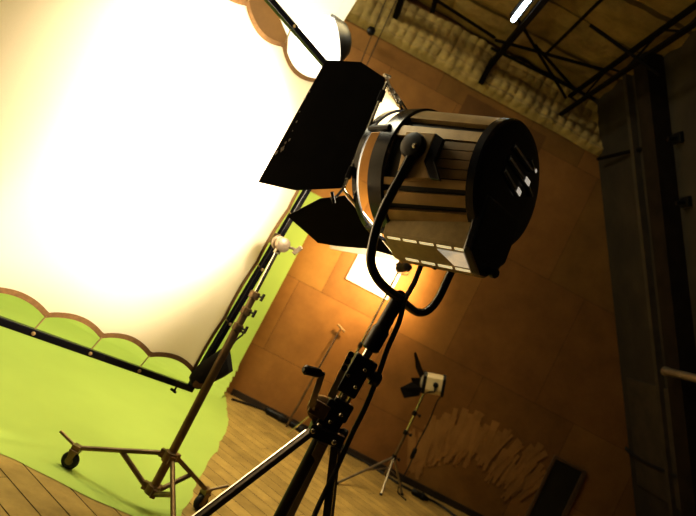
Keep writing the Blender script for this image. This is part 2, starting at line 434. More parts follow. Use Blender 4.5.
# thin pole leaning on the wall
pb = onfloor(286, 427); pt = at(341, 328, YW-.06)
ln = thing('leaning_pole', 'thin metal pole leaning upright against the brown wall', 'pole', pb)
bm = BM(); pm = pb.lerp(pt, .55); tube(bm, [pb, pm], .012, 8); obj('lower_tube', bm, bronze, ln)
bm = BM(); tube(bm, [pm, pb.lerp(pt, .93)], .011, 8); obj('upper_tube', bm, chrome, ln)
bm = BM(); tube(bm, [pb.lerp(pt, .92), pt], .009, 8); tube(bm, [pt-V((.05, 0, -.02)), pt+V((.06, 0, -.02))], .014, 8); obj('clamp_head', bm, bronze, ln)

# ------------------------------------------------------------------ cable run along the wall foot
def gpt(px, py, z=.014): return onfloor(px, py, z)
bm = BM(); tube(bm, smooth_path([gpt(232, 399), gpt(262, 409), gpt(290, 422), gpt(330, 444), gpt(365, 462), gpt(398, 483), gpt(420, 495), gpt(440, 505), gpt(470, 527)]), .013, 8)
cb = tag(obj('floor_cable', bm, cable), 'long black power cable lying on the floor along the brown wall', 'cable')
def connector(px, py, dirp, L, r, lab):
    a = gpt(px, py, r); b = gpt(*dirp, r); d = (b-a).normalized(); t = thing('cable_connector', lab, 'connector', V((a.x, a.y, 0)), 'connectors of the floor cable')
    bm = BM(); lathe(bm, a, d, [(-L, r*.5), (-L*.8, r*.95), (L*.5, r), (L*.6, r*.8), (L, r*.55)], 14); obj('shell', bm, black, t, smooth=True)
    bm = BM(); lathe(bm, a, d, [(L*.1, r*.9), (L*.12, r*1.18), (L*.3, r*1.18), (L*.32, r*.9)], 14); obj('ring', bm, rubber, t, smooth=True)
connector(278, 416, (300, 428), .16, .042, 'fat black cable connector on floor beside the leaning pole')
connector(299, 428, (320, 440), .13, .036, 'black cable plug on floor just past the leaning pole')
connector(420, 495, (440, 506), .10, .035, 'black cable connector on floor below the small tan lamp')

# ------------------------------------------------------------------ small lamp with barn doors on a light stand (far)
SY = 6.1
base = at(394, 457, SY); SX = base.x; top = at(421, 399, SY)
ls = thing('light_stand', 'thin pale light stand on the floor carrying the small tan lamp', 'stand', (SX, SY, 0))
bm = BM(); tube(bm, [(SX, SY, .12), (SX, SY, base.z+.28)], .016, 10); obj('lower_pole', bm, bronze, ls, smooth=True)
ptop = V((top.x, SY, top.z+.06))
bm = BM(); tube(bm, [(SX, SY, base.z+.26), ptop], .013, 10); obj('upper_pole', bm, chrome, ls, smooth=True)
for k, fp in enumerate(((337, 483), (381, 494), (402, 494))):
    f = onfloor(*fp, .012)
    if k: f = V((SX, SY, 0)) + (V((f.x, f.y, 0))-V((SX, SY, 0)))*1.0 + V((0, 0, .012))
    bm = BM(); tube(bm, [(SX, SY, base.z), f], .012, 8); leg = obj('leg', bm, steel, ls)
    bm = BM(); tube(bm, [f+V((0, 0, .01)), f+V((0, 0, -.01))], .016, 8); obj('rubber_foot', bm, rubber, leg)
    bm = BM(); mid = V((SX, SY, base.z)).lerp(f, .55); tube(bm, [mid, (SX, SY, .2)], .007, 6); obj('leg_brace', bm, steel, ls)
for z in (base.z, base.z+.28, base.z+.5):
    pz = V((SX, SY, base.z)).lerp(ptop, (z-base.z)/(ptop.z-base.z))
    bm = BM(); lathe(bm, pz-V((0, 0, .025)), V((0, 0, 1)), [(0, .018), (.005, .025), (.045, .025), (.05, .018)], 12); c_ = obj('collar', bm, black, ls, smooth=True)
    bm = BM(); tube(bm, [pz, pz+V((.05, -.01, 0))], .008, 6); lathe(bm, pz+V((.05, -.01, 0)), V((1, 0, 0)), [(0, .01), (.005, .018), (.015, .018), (.02, .01)], 8); obj('knob', bm, black, c_)
# lamp head, beam to the left
hc = at(435, 384, SY); ha = V((1, -.12, .30)).normalized(); hs = V((-.18, -1, 0)).normalized(); hw = ha.cross(hs)
if hw.z < 0: hw = -hw
sl = thing('studio_lamp', 'small tan studio lamp with open black barn doors on the far stand', 'lamp', hc)
bm = BM()
prof = [(-.07, -.10), (.07, -.10), (.09, -.06), (.09, .06), (.06, .10), (-.06, .10), (-.09, .06), (-.09, -.06)]
prism(bm, [hc - ha*.10 + hs*u*1.05 + hw*v*1.05 for u, v in prof], ha*.17); obj('housing', bm, mat('pale_tan_metal', (.62, .50, .30), .5, .1, var=.1), sl, bevel=.006)
bm = BM(); prism(bm, [hc + ha*.07 + hs*u*1.12 + hw*v*1.12 for u, v in prof], ha*.03); obj('rear_cover', bm, black, sl, bevel=.004)
bm = BM(); prism(bm, [hc - ha*.135 + hs*u*1.12 + hw*v*1.12 for u, v in prof], ha*.035); obj('front_bezel', bm, black, sl, bevel=.004)
bm = BM(); lathe(bm, hc-ha*.137, -ha, [(0, .075), (.004, .07), (.02, .03)], 20); obj('lens', bm, mat('dark_lens', (.3, .28, .25), .1), sl, smooth=True)
def flap(poly, y0, th=.004):
    pts = [at(*p, yy) for p, yy in zip(poly, y0)]; bm = BM(); n = (pts[1]-pts[0]).cross(pts[2]-pts[0]).normalized(); prism(bm, pts, n*th); return bm
obj('barn_door', flap([(425, 376), (416, 352), (414, 353), (416, 368), (421, 380)], [SY-.02, SY-.06, SY-.05, SY+.1, SY+.1]), leafm, sl)
obj('barn_door', flap([(422, 388), (419, 396), (404, 398), (400, 388), (412, 382)], [SY-.1, SY-.1, SY-.16, SY-.16, SY-.1]), leafm, sl)
obj('barn_door', flap([(420, 378), (426, 394), (415, 390), (411, 378)], [SY+.1, SY+.12, SY+.22, SY+.2]), leafm, sl)
bm = BM(); tube(bm, [hc+hs*.115, hc+hs*.12-hw*.07, ptop+V((0, -.06, .03)), ptop+V((0, 0, .0)), ptop+V((0, .06, .03)), hc-hs*.12-hw*.07, hc-hs*.115], .009, 8); obj('yoke', bm, black, sl)
bm = BM(); lathe(bm, hc+hs*.105, hs, [(0, .028), (.03, .028), (.035, .02)], 12); obj('pivot_knob', bm, black, sl)
# its hanging cable and plug
hb = hc+ha*.09-hw*.11
bm = BM(); tube(bm, smooth_path([hb, at(437, 402, SY+.03), at(428, 424, SY+.08), at(417, 445, SY+.08), at(410, 464, SY+.06), at(402, 480, SY+.05), onfloor(398, 492, .012), onfloor(406, 500, .012)]), .007, 6)
hcab = tag(obj('lamp_cable', bm, cable), 'black cable hanging from the small tan lamp to the floor', 'cable')
bm = BM(); a = at(416, 448, SY+.08); b = at(411, 459, SY+.07); lathe(bm, a, (b-a), [(0, .012), (.02, .024), ((b-a).length-.02, .024), ((b-a).length, .012)], 12)
obj('inline_plug', bm, black, hcab, smooth=True)

# ------------------------------------------------------------------ diffusion frame
FB = at(190, 388, 3.45)
FU = V((.039, .0626, .9973)).normalized(); FE = V((-.7099, -.7007, .0718)); FE = (FE-FU*FE.dot(FU)).normalized(); FN = FU.cross(FE).normalized()
if FN.y > 0: FN = -FN
FH = 2.005; FL = 2.02
df_ = thing('diffusion_frame', 'large white diffusion cloth tied inside a black square frame', 'diffusion frame', FB)
def FP(k, v, n=0): return FB + FE*k + FU*v + FN*n
for nm, a, b in (('frame_pole', FP(-.02, 0), FP(FL, 0)), ('frame_pole', FP(-.02, FH), FP(FL, FH)), ('frame_pole', FP(0, 0), FP(0, FH)), ('frame_pole', FP(FL, 0), FP(FL, FH))):
    bm = BM(); tube(bm, [a, b], 0, flat=(FN, .018, .018)); obj(nm, bm, gloss, df_, bevel=.004)
ties_k = [.045] + [.36 + .30*i for i in range(5)] + [FL-.06]
ties_v = [.09, .45, .82, 1.19, 1.56, FH-.09]
def sc(x, knots, amp):
    for a, b in zip(knots, knots[1:]):
        if a <= x <= b:
            t = (x-a)/(b-a); return amp*math.sin(PI*t)**.8
    return 0
def cloth(k, v, n=0):   # k,v in 0..1
    kk = .05+(FL-.11)*k
    lo = .085 + sc(kk, ties_k, .042); hi = FH-.10 - sc(kk, ties_k, .060)
    vv = lo + (hi-lo)*v
    e0 = .045 + sc(vv, ties_v, .012); e1 = FL-.05-sc(vv, ties_v, .02)
    kk = e0+(e1-e0)*k
    rip = .006*math.sin(kk*9+vv*3)+.010*noise.noise(V((kk*2, vv*1.2, 0)))
    return FP(kk, vv, rip+n)
bm = BM(); grid(bm, lambda u, v: cloth(u, v), 90, 60); fab = obj('diffusion_cloth', bm, silk, df_, smooth=True)
bm = BM()
def strip(fn):
    N_ = 120; vs = [(bm.verts.new(fn(i/N_, 0)), bm.verts.new(fn(i/N_, 1))) for i in range(N_+1)]
    for a, b in zip(vs, vs[1:]): bm.faces.new((a[0], b[0], b[1], a[1]))
for sn in (.004, -.004):
    strip(lambda t, w: cloth(t, -.003+.0155*w, sn)); strip(lambda t, w: cloth(t, 1.003-.0155*w, sn)); strip(lambda t, w: cloth(-.003+.012*w, t, sn)); strip(lambda t, w: cloth(1.003-.012*w, t, sn))
obj('hem', bm, hemm, fab)
def tie(a, b):
    bm = BM(); tube(bm, [a, b], .0035, 6); d = (b-a).normalized(); lathe(bm, b, FN, [(-.024, .004), (-.022, .010), (.022, .010), (.024, .004)], 8); obj('tie_cord', bm, tiem, df_)
for k in ties_k[1:-1]:
    tie(FP(k, .09, .004), FP(k+.015, .0)); tie(FP(k, FH-.10, .004), FP(k+.015, FH))
for v in ties_v[1:-1]:
    tie(FP(.047, v, .004), FP(0, v-.02)); tie(FP(FL-.05, v, .004), FP(FL, v-.02))
bm = BM(); c = FP(.09, -.03); tube(bm, [FP(.09, 0), FP(.09, -.045)], .006, 8); tube(bm, [FP(.075, -.05), FP(.115, -.04)], .008, 8); obj('wing_screw', bm, black, df_)

# black bag hung at the frame's lower corner
by_ = 3.41
ol = [(229, 344), (231, 356), (233, 371), (224, 377), (214, 382), (204, 389), (196, 389), (190, 384), (189, 377), (193, 370), (202, 362), (212, 355), (221, 349)]
cs = [at(*p, by_) for p in ol]; bc = at(210, 371, by_)
bm = BM(); rings = []
for k, yy in ((.55, -.055), (.85, -.04), (1, 0), (.85, .02), (.5, .025)): rings.append([bm.verts.new(bc + (c-bc)*k + V((0, yy, 0))) for c in cs])
n = len(cs)
for a, b in zip(rings, rings[1:]):
    for j in range(n): bm.faces.new((a[j], a[(j+1) % n], b[(j+1) % n], b[j]))
bm.faces.new(rings[0]); bm.faces.new(rings[-1])
cs.append(at(200, 389, by_))
bag = thing('weight_bag', 'black cloth bag tied at the lower corner of the white diffusion frame', 'bag', cs[-1])
obj('bag_body', bm, bagm, bag, smooth=True)
bm = BM(); e = at(200, 383, by_-.052); ex = (at(207, 380, by_-.052)-e); ey = (at(198, 379, by_-.052)-e)
vs = [bm.verts.new(e + ex*math.cos(2*PI*j/20) + ey*math.sin(2*PI*j/20)) for j in range(20)]; f = bm.faces.new(vs); 
r_ = bmesh.ops.extrude_face_region(bm, geom=[f]); bmesh.ops.translate(bm, verts=[g for g in r_['geom'] if isinstance(g, bmesh.types.BMVert)], vec=V((0, .03, 0)))
obj('end_patch', bm, hemm, bag, label='tan oval end patch')
bm = BM(); tube(bm, smooth_path([at(229, 349, by_), at(236, 340, by_+.02), at(243, 334, by_+.03), at(240, 330, by_+.04)]), .006, 6); obj('strap', bm, bagm, bag)

# ------------------------------------------------------------------ rolling stand on casters, holding the frame
RY = 3.30
A = at(170, 457, RY); A = V((A.x, RY, A.z))
MX = A.x
hd = at(281, 244, RY); HZ = hd.z
rs = thing('rolling_stand', 'steel rolling stand with caster wheels holding up the diffusion frame', 'stand', (MX, RY, 0))
top_ = V((hd.x, RY, HZ))
mb = V((MX, RY, .08))
def MP(z): return V((MX, RY, A.z)).lerp(top_, (z-A.z)/(HZ-A.z))
def zof(px, py):   # height on the mast seen at the pixel
    p = at(px, py, RY); return p.z
z1_ = zof(243, 330); z2_ = zof(250, 313); z3_ = zof(258, 297)
bm = BM(); tube(bm, [V((MX, RY, .10)), V((MX, RY, A.z)), MP(z1_)], .024, 14); obj('lower_mast', bm, bronze, rs, smooth=True)
bm = BM(); tube(bm, [MP(z1_-.02), MP(z2_+.02)], .021, 14); tube(bm, [MP(z2_), MP(z3_+.01)], .019, 14); obj('middle_mast', bm, bronze, rs, smooth=True)
bm = BM(); tube(bm, [MP(z3_), MP(HZ-.03)], .0115, 14); obj('upper_mast', bm, chrome, rs, smooth=True)
ax_ = (top_-A).normalized()
for z in (z1_, z2_, z3_):
    bm = BM(); lathe(bm, MP(z)-ax_*.022, ax_, [(0, .024), (.004, .030), (.04, .030), (.044, .022)], 16); c_ = obj('collar', bm, bronze, rs, smooth=True)
    bm = BM(); d = V((.75, -.5, .15)).normalized(); p = MP(z); tube(bm, [p+d*.02, p+d*.055], .006, 8); obox(bm, p+d*.06, V((0, 0, .022)), d*.007, d.cross(V((0, 0, 1))).normalized()*.006); obj('tee_knob', bm, black, c_, bevel=.003)
# grip head
bm = BM(); gd = V((.55, -.83, .0)).normalized(); hp_ = MP(HZ)
lathe(bm, hp_-gd*.05, gd, [(0, .03), (.008, .042), (.035, .042), (.04, .03), (.05, .03), (.055, .042), (.085, .042), (.095, .026)], 24); headm = mat('cast_grip_metal', (.30, .24, .17), .45, .3, var=.2, vscale=30)
gh = obj('grip_head', bm, headm, rs, smooth=True, label='pale metal grip head')
bm = BM(); tube(bm, [hp_-ax_*.06, hp_], .020, 12); obj('head_socket', bm, steel, gh, smooth=True)
bm = BM(); e_ = hp_+V((.10, -.02, .01)); tube(bm, [hp_, e_], .009, 8); obox(bm, e_, V((.012, 0, .028)), V((.012, 0, -.004)), V((0, .012, 0))); obj('tee_handle', bm, headm, gh, bevel=.004)
# arm from head to the frame pole
kf = (hp_-FB).dot(FU); fp_ = FP(0, kf+.03)
bm = BM(); tube(bm, [hp_, fp_], .014, 10); obox(bm, fp_, FU*.035, FN*.026, FE*.026); obj('pole_clamp', bm, bronze, gh, bevel=.004)
# base: joint, lower joint, three legs with casters
LJ = V((MX, RY, zof(148, 487)))
for nm, p, h in (('upper_joint', A, .035), ('lower_joint', LJ, .03)):
    bm = BM(); lathe(bm, p-V((0, 0, h)), V((0, 0, 1)), [(0, .026), (.006, .038), (2*h-.006, .038), (2*h, .026)], 16)
    for k in range(3):
        a = k*2*PI/3+.9; obox(bm, p+V((.045*math.cos(a), .045*math.sin(a), 0)), V((.016*math.cos(a), .016*math.sin(a), 0)), V((-.014*math.sin(a), .014*math.cos(a), 0)), V((0, 0, .022)))
    obj(nm, bm, bronze, rs, smooth=True)
cast = [onfloor(66, 468), onfloor(197, 509)]
# third caster completes the triangle towards the camera
mid = (cast[0]+cast[1])/2; c3 = V((MX, RY, 0))*3 - cast[0] - cast[1]; c3.z = 0
dd = (c3-V((MX, RY, 0))); c3 = V((MX, RY, 0)) + dd.normalized()*max(.42, min(.5, dd.length))
cast.append(c3)
for i, c in enumerate(cast):
    d = (V((c.x, c.y, 0))-V((MX, RY, 0))).normalized(); rr_ = (V((c.x, c.y, 0))-V((MX, RY, 0))).length
    end = V((c.x, c.y, .122)); stt = A + d*.05 + V((0, 0, -.0))
    bm = BM(); tube(bm, [stt, end], .0135, 10); leg = obj('leg', bm, bronze, rs, smooth=True)
    pm = stt.lerp(end, .48)
    bm = BM(); tube(bm, [pm, LJ+d*.05], .0145, 10); obj('leg_brace', bm, bronze, rs, smooth=True)
    # caster
    bm = BM(); side = V((-d.y, d.x, 0)); wc = V((c.x, c.y, .048)); 
    obox(bm, end+V((0, 0, -.002)), d*.024, side*.022, V((0, 0, .018)))
    for s_ in (-1, 1): prism(bm, [wc+side*s_*.026+V((0, 0, .058))-d*.022, wc+side*s_*.026+V((0, 0, .058))+d*.022, wc+side*s_*.026+d*.012-V((0, 0, .014)), wc+side*s_*.026-d*.012-V((0, 0, .014))], side*.004)
    obox(bm, wc+V((0, 0, .058)), d*.024, side*.03, V((0, 0, .006)))
    ca = obj('caster', bm, bronze, rs, bevel=.003)
    wd = side
    bm = BM(); lathe(bm, wc-wd*.018, wd, [(0, .026), (.002, .042), (.010, .048), (.026, .048), (.034, .042), (.036, .026)], 28); obj('wheel', bm, rubber, ca, smooth=True)
    bm = BM(); lathe(bm, wc-wd*.022, wd, [(0, .008), (.001, .022), (.043, .022), (.044, .008)], 16); obj('hub', bm, bronze, ca, smooth=True)
    tdir = V((-.95, 0, .31)).normalized() if i == 0 else (d*.2 + V((.7, 0, .6))).normalized()
    bm = BM(); tube(bm, [end, end+tdir*.13], .009, 8); obj('brake_lever', bm, bronze, ca)

# ------------------------------------------------------------------ crank stand
MT = at(400, 296, 2.52); MB = at(322, 434, 2.50)
cu = (MT-MB).normalized(); cl = (MT-MB).length
def CP(t): return MB + (MT-MB)*t
cr = r0 - cu*r0.dot(cu); cr.normalize(); cf = cu.cross(cr); 
if cf.y > 0: cf = -cf       # towards the camera
cs_ = thing('crank_stand', 'heavy black crank-up tripod stand in the foreground carrying the large lamp', 'stand', V((MB.x, MB.y, 0)))
bm = BM(); tube(bm, [CP(.02), CP(1.0)], .019, 16); obj('inner_mast', bm, chrome, cs_, smooth=True)
bm = BM(); tube(bm, [CP(.62), CP(1.0)], .032, 16); lathe(bm, CP(.60), cu, [(0, .03), (.01, .04), (.10, .04), (.12, .03)], 16); obj('receiver', bm, black, cs_, smooth=True)
bm = BM(); obox(bm, CP(.42), cu*.088, cr*.044, cf*.045); obox(bm, CP(.50)+cr*.01, cu*.035, cr*.052, cf*.035); col_ = obj('clamp_block', bm, black, cs_, bevel=.008)
bm = BM(); p = CP(.46)+cr*.045; lathe(bm, p, cr, [(0, .014), (.018, .016), (.02, .032), (.055, .032), (.062, .022)], 14); obj('clamp_knob', bm, black, col_, smooth=True)
for t, x in ((.36, .02), (.40, -.03), (.48, .02)):
    p = CP(t)+cr*x+cf*.045; bm = BM(); lathe(bm, p, cf, [(0, .009), (.006, .009), (.010, .005)], 8); obj('bolt', bm, chrome, col_)
for x in (-.035, .03):
    bm = BM(); obox(bm, CP(.26)+cr*x, cu*.20, cr*.006, cf*.02); obj('side_rail', bm, steel, cs_, bevel=.002)
bm = BM(); obox(bm, CP(.10), cu*.085, cr*.050, cf*.05); obox(bm, CP(.19)+cr*.015, cu*.04, cr*.045, cf*.045); gb = obj('gear_box', bm, black, cs_, bevel=.008)
bm = BM(); p = CP(.06)+cr*.055; lathe(bm, p, cr, [(0, .016), (.014, .028), (.035, .028), (.04, .02)], 12); obj('lock_knob', bm, black, gb, smooth=True)
bm = BM(); gp = CP(.13)-cr*.06+cf*.0; lathe(bm, gp-cf*.03, cf, [(0, .05), (.006, .056), (.05, .056), (.06, .045), (.066, .02)], 26); obj('gear_drum', bm, tandk, gb, smooth=True)
for t, x in ((.02, .0), (.10, .0), (.17, .025), (.05, -.035)):
    p = CP(t)+cr*x+cf*.05; bm = BM(); lathe(bm, p, cf, [(0, .010), (.006, .010), (.011, .005)], 8); obj('bolt', bm, chrome, gb)
bm = BM(); dp = at(313, 407, 2.45); obox(bm, dp+V((.03, .03, 0)), cr*.04, cu*.032, cf*.03); tube(bm, [dp+V((.05, .03, 0)), dp], .014, 10); obj('crank_shaft', bm, bronze, gb, bevel=.004)
c0 = at(311, 407, 2.42); c1 = at(316, 392, 2.40); c2 = at(322, 374, 2.40); c3_ = at(303, 369, 2.36)
bm = BM(); tube(bm, smooth_path([c0, c1, c2]), 0, flat=(cf, .006, .013)); ck = obj('crank_arm', bm, steel, cs_, bevel=.002)
bm = BM(); d = (c3_-c2); lathe(bm, c2+d*.05, d, [(0, .012), (.008, .018), (.02, .020), (.06, .020), (.075, .021), (.085, .012)], 14); tube(bm, [c2-d*.1, c2+d*.15], .010, 8); obj('crank_handle', bm, black, ck, smooth=True)
# chain plate
bm = BM(); a_ = at(352, 352, 2.46); b_ = at(330, 397, 2.46); ux = (b_-a_); 
tube(bm, [a_, b_], 0, flat=(cf, .004, .012)); obj('rack_plate', bm, steel, cs_)
for t in (.05, .2, .35):
    bm = BM(); lathe(bm, a_.lerp(b_, t)+cf*.004, cf, [(0, .013), (.012, .013)], 10); obj('rack_link', bm, black, cs_)
# hub and legs
bm = BM(); hubc = at(326, 434, 2.47); hx = (at(342, 441, 2.47)-at(310, 428, 2.47)).normalized(); hy = cu-hx*cu.dot(hx); hy.normalize()
obox(bm, hubc, hx*.075, hy*.026, hx.cross(hy)*.055); hub = obj('leg_hub', bm, black, cs_, bevel=.006)
for px, py in ((313, 431), (334, 442)):
    bm = BM(); lathe(bm, at(px, py, 2.41), cf, [(0, .011), (.008, .011), (.012, .006)], 10); obj('bolt', bm, chrome, hub)
darkleg = mat('dark_leg_steel', (.05, .04, .03), .45, .5, var=.3, vscale=10)
legs = [((312, 431), 2.44, V((-.45, 2.08, .02)), .014, .019), ((324, 441), 2.42, V((.24, 1.86, .02)), .02, .028), ((336, 446), 2.54, V((.88, 2.75, .02)), .018, .026)]
def foot_for(p0, px_dir, dist):
    """floor point in the image direction of a leg at the given distance from the stand axis"""
    best = None
    for k in range(1, 400):
        q = (px_dir[0][0]+(px_dir[1][0]-px_dir[0][0])*k*.02, px_dir[0][1]+(px_dir[1][1]-px_dir[0][1])*k*.02)
        d = ray(*q)
        if d.z > -.05: continue
        f = CAM+d*((.02-CH)/d.z); r = (V((f.x, f.y, 0))-V((MB.x, MB.y, 0))).length
        if best is None or abs(r-dist) < best[0]: best = (abs(r-dist), f)
    return best[1]
F1 = foot_for(None, ((312, 431), (201, 516)), .85); F2 = foot_for(None, ((324, 441), (289, 516)), .75); F3 = foot_for(None, ((337, 446), (329, 516)), .45)
print('feet', F1, F2, F3, MB)
for (pp, yy, _, th, wd_), ft in zip(legs, (F1, F2, F3)):
    p = at(*pp, yy); bm = BM(); dv = (ft-p).normalized(); side = dv.cross(V((0, 0, 1))).normalized()
    tube(bm, [p, ft], 0, flat=(side, wd_*.8, th)); lg = obj('leg', bm, darkleg, cs_, bevel=.004)
    up_l = side.cross(dv); up_l = up_l if up_l.z > 0 else -up_l; sh = side if side.dot(cr) < 0 else -side
    bm = BM(); ed = up_l*(th+.001)+sh*wd_*.5; tube(bm, [p+dv*.02+ed, ft-dv*.05+ed], 0, flat=(side, wd_*.18, .0025)); obj('edge_strip', bm, chrome, lg, label='bright chrome edge strip')  # thin chrome strip along the upper edge of each leg
    bm = BM(); obox(bm, V((ft.x, ft.y, .016)), V((.035, 0, 0)), V((0, .035, 0)), V((0, 0, .016))); obj('rubber_foot', bm, rubber, lg, bevel=.006)
    br0 = p.lerp(ft, .62); br1 = V((MB.x, MB.y, .35))
    bm = BM(); tube(bm, [br0, br1], 0, flat=(V((0, 0, 1)), .012, .006)); obj('leg_brace', bm, black, cs_)
bm = BM(); tube(bm, [MB, V((MB.x, MB.y, .30))], .026, 14); obj('lower_mast', bm, black, cs_, smooth=True)

# ------------------------------------------------------------------ the big fresnel lamp
La = V((.6875, -.7108, .1485)).normalized(); Ls = V((-.7091, -.7012, -.0736)); Ls = (Ls-La*Ls.dot(La)).normalized(); Lw = Ls.cross(La)
if Lw.z < 0: Lw = -Lw
LC = V((.3635, 2.4853, 2.2001))
def LP(a, s, w): return LC + La*a + Ls*s + Lw*w
def pl_s(px, py, s): p = onplane(px, py, LC+Ls*s, Ls)-LC; return p.dot(La), s, p.dot(Lw)
def pl_a(px, py, a): p = onplane(px, py, LC+La*a, La)-LC; return a, p.dot(Ls), p.dot(Lw)
def Rb(a): return .302 + (.258-.302)*(a+.24)/.485
fl_ = thing('fresnel_lamp', 'large tan studio lamp with big black barn doors on the crank stand', 'lamp', LP(-.09, 0, -.57))
# inner dark drum
bm = BM(); lathe(bm, LC, La, [(-.22, Rb(-.22)-.016), (-.2, Rb(-.2)-.012), (.25, Rb(.25)-.012), (.26, .2)], 64); obj('inner_drum', bm, black, fl_, smooth=True)
def strip_shell(ph0, ph1, a0, a1, t0=-.012, t1=.008, n=6, bmx=None):
    b = bmx or BM(); ra = []
    for i in range(n+1):
        ph = math.radians(ph0+(ph1-ph0)*i/n); d = Ls*math.cos(ph)+Lw*math.sin(ph)
        ra.append([b.verts.new(LC+La*aa+d*(Rb(aa)+tt)) for aa, tt in ((a0, t0), (a1, t0), (a1, t1), (a0, t1))])
    for p, q in zip(ra, ra[1:]):
        for j in range(4): b.faces.new((p[j], p[(j+1) % 4], q[(j+1) % 4], q[j]))
    b.faces.new(ra[0]); b.faces.new(list(reversed(ra[-1]))); return b
bands = [(37, 62), (66, 74), (78, 86), (90, 98), (102, 110), (114, 122), (126, 140), (150, 165)]
bm = BM()
for p0_, p1_ in bands: strip_shell(p0_, p1_, -.20, .245, bmx=bm)
strip_shell(15, 26, -.17, .245, bmx=bm); strip_shell(-27, -21, -.19, .245, bmx=bm); strip_shell(-21, -19.5, -.05, .245, -.012, .002, bmx=bm)
for j in range(9): strip_shell(190+j*16, 200+j*16, -.2, .245, bmx=bm)
obj('finned_housing', bm, tan, fl_, smooth=True)
bm = BM()
for k in range(4): strip_shell(-18.5+8.2*k, -18.5+8.2*k+7.4, .0, .245, -.012, .004, bmx=bm)
obj('side_panel', bm, tandk, fl_, smooth=True)
bm = BM()
for px in ((pl_s(409, 133, .285), pl_s(438, 135, .285), pl_s(426, 163, .285), pl_s(432, 180, .285), pl_s(398, 182, .285)),):
    prism(bm, [LP(*q) for q in px], Ls*.02)
sp = obj('pivot_plate', bm, tan, fl_, bevel=.004)
bm = BM()
prism(bm, [LP(*pl_s(x, y, .285)) for x, y in ((438, 135), (446, 141), (436, 163), (442, 182), (432, 180), (426, 163))], Ls*.018); obj('plate_edge', bm, gloss, sp, bevel=.003)
# lower box with chamfered belly
sb, wt_, wb_ = .155, -.10, -.323
sec = [(sb, wt_), (sb, wb_), (.03, -.392), (-.05, -.392), (-sb, wb_), (-sb, wt_)]
bm = BM(); prism(bm, [LP(-.18, s, w) for s, w in sec], La*.425); lb = obj('lower_box', bm, olive, fl_, bevel=.012)
slotm = mat('slot_light_glow', (.95, .88, .66), .3, .2, emit=(1, .85, .5), estr=.45)  # glow stands in for lamp light leaking through the gaps
def BP(a, t, off=.004):  # on the chamfer panel: t 0 near edge .. 1 far edge
    s = sb+(.03-sb)*t; w = wb_+(-.392-wb_)*t
    n = V((.392+wb_, .0, 0)); nn = (Ls*(.069)+Lw*(-.125)).normalized()
    return LP(a, s, w)+nn*off
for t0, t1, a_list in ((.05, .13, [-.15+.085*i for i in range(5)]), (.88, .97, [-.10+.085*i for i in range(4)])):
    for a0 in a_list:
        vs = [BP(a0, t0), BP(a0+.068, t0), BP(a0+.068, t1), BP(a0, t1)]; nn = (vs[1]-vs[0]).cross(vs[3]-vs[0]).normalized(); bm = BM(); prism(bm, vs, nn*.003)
        obj('vent_slot', bm, slotm, lb, label='cooling slot with painted-in lamp glow')
bm = BM(); vs = [BP(.10, .22), BP(.225, .22), BP(.225, .80), BP(.155, .80)]; nn = (vs[1]-vs[0]).cross(vs[3]-vs[0]).normalized(); prism(bm, vs, nn*.003)
obj('belly_hot_patch', bm, mat('belly_reflection', (.85, .78, .62), .15, .8, var=.25, vscale=20, emit=(1, .9, .7), estr=.28), lb, label='painted bright reflection on the lamp belly')  # hot reflection under the lower box, drawn as a glowing patch
# rear cover
bm = BM(); lathe(bm, LC, La, [(.215, .262), (.220, .270), (.252, .268), (.264, .256), (.272, .22), (.276, .12), (.276, .01)], 64); rc = obj('rear_cover', bm, gloss, fl_, smooth=True)
bm = BM(); sec2 = [(.168, -.10), (.168, -.335), (.05, -.400), (.0, -.392), (-.12, -.30), (-.15, -.10)]
prism(bm, [LP(.235, s, w) for s, w in sec2], La*.045); obj('rear_box_cover', bm, gloss, fl_, bevel=.012)
bm = BM(); lathe(bm, LP(.27, -.02, -.365), La, [(0, .012), (.012, .02), (.03, .022), (.04, .014)], 14); obj('rear_knob', bm, black, fl_, smooth=True)
for k, (pa, pb, wd) in enumerate((((503, 170), (517, 194), .015), ((508, 158), (526, 184), .015), ((513, 146), (530, 170), .013), ((529, 160), (533, 172), .008), ((526, 184), (530, 196), .008))):
    a = LP(*pl_a(*pa, .274)); b = LP(*pl_a(*pb, .274)); bm = BM(); dl = (b-a).normalized(); sd = dl.cross(La)
    prism(bm, [a-sd*wd, b-sd*wd, b+sd*wd, a+sd*wd], La*.012); lv = obj('rear_louvre', bm, gloss, rc, bevel=.003)
    bm = BM(); prism(bm, [a-sd*wd*.2+La*.012, b-sd*wd*.2+La*.012, b+sd*wd*.35+La*.012, a+sd*wd*.35+La*.012], La*.003); obj('louvre_glint', bm, stripe, lv)
    if k in (0, 1, 3):
        e0 = a.lerp(b, .78); bm = BM(); prism(bm, [e0-sd*wd*.8+La*.014, b-sd*wd*.8+La*.014, b+sd*wd*.7+La*.014, e0+sd*wd*.7+La*.014], La*.003)
        obj('louvre_bright_patch', bm, mat('painted_louvre_glow', (.95, .9, .8), .3, emit=(1, .9, .75), estr=.35), lv)  # glow given to the louvre ends for the bright highlights there
# front bezel, lens
bm = BM(); lathe(bm, LC, La, [(-.245, .24), (-.25, .30), (-.24, .313), (-.165, .313), (-.155, .30), (-.155, .25)], 72, closed=True); obj('front_bezel', bm, gloss, fl_, smooth=True)
bm = BM(); lathe(bm, LC, La, [(-.236, .245), (-.244, .2), (-.252, .14), (-.258, .06), (-.26, .005)], 48); obj('fresnel_lens', bm, lensm, fl_, smooth=True)
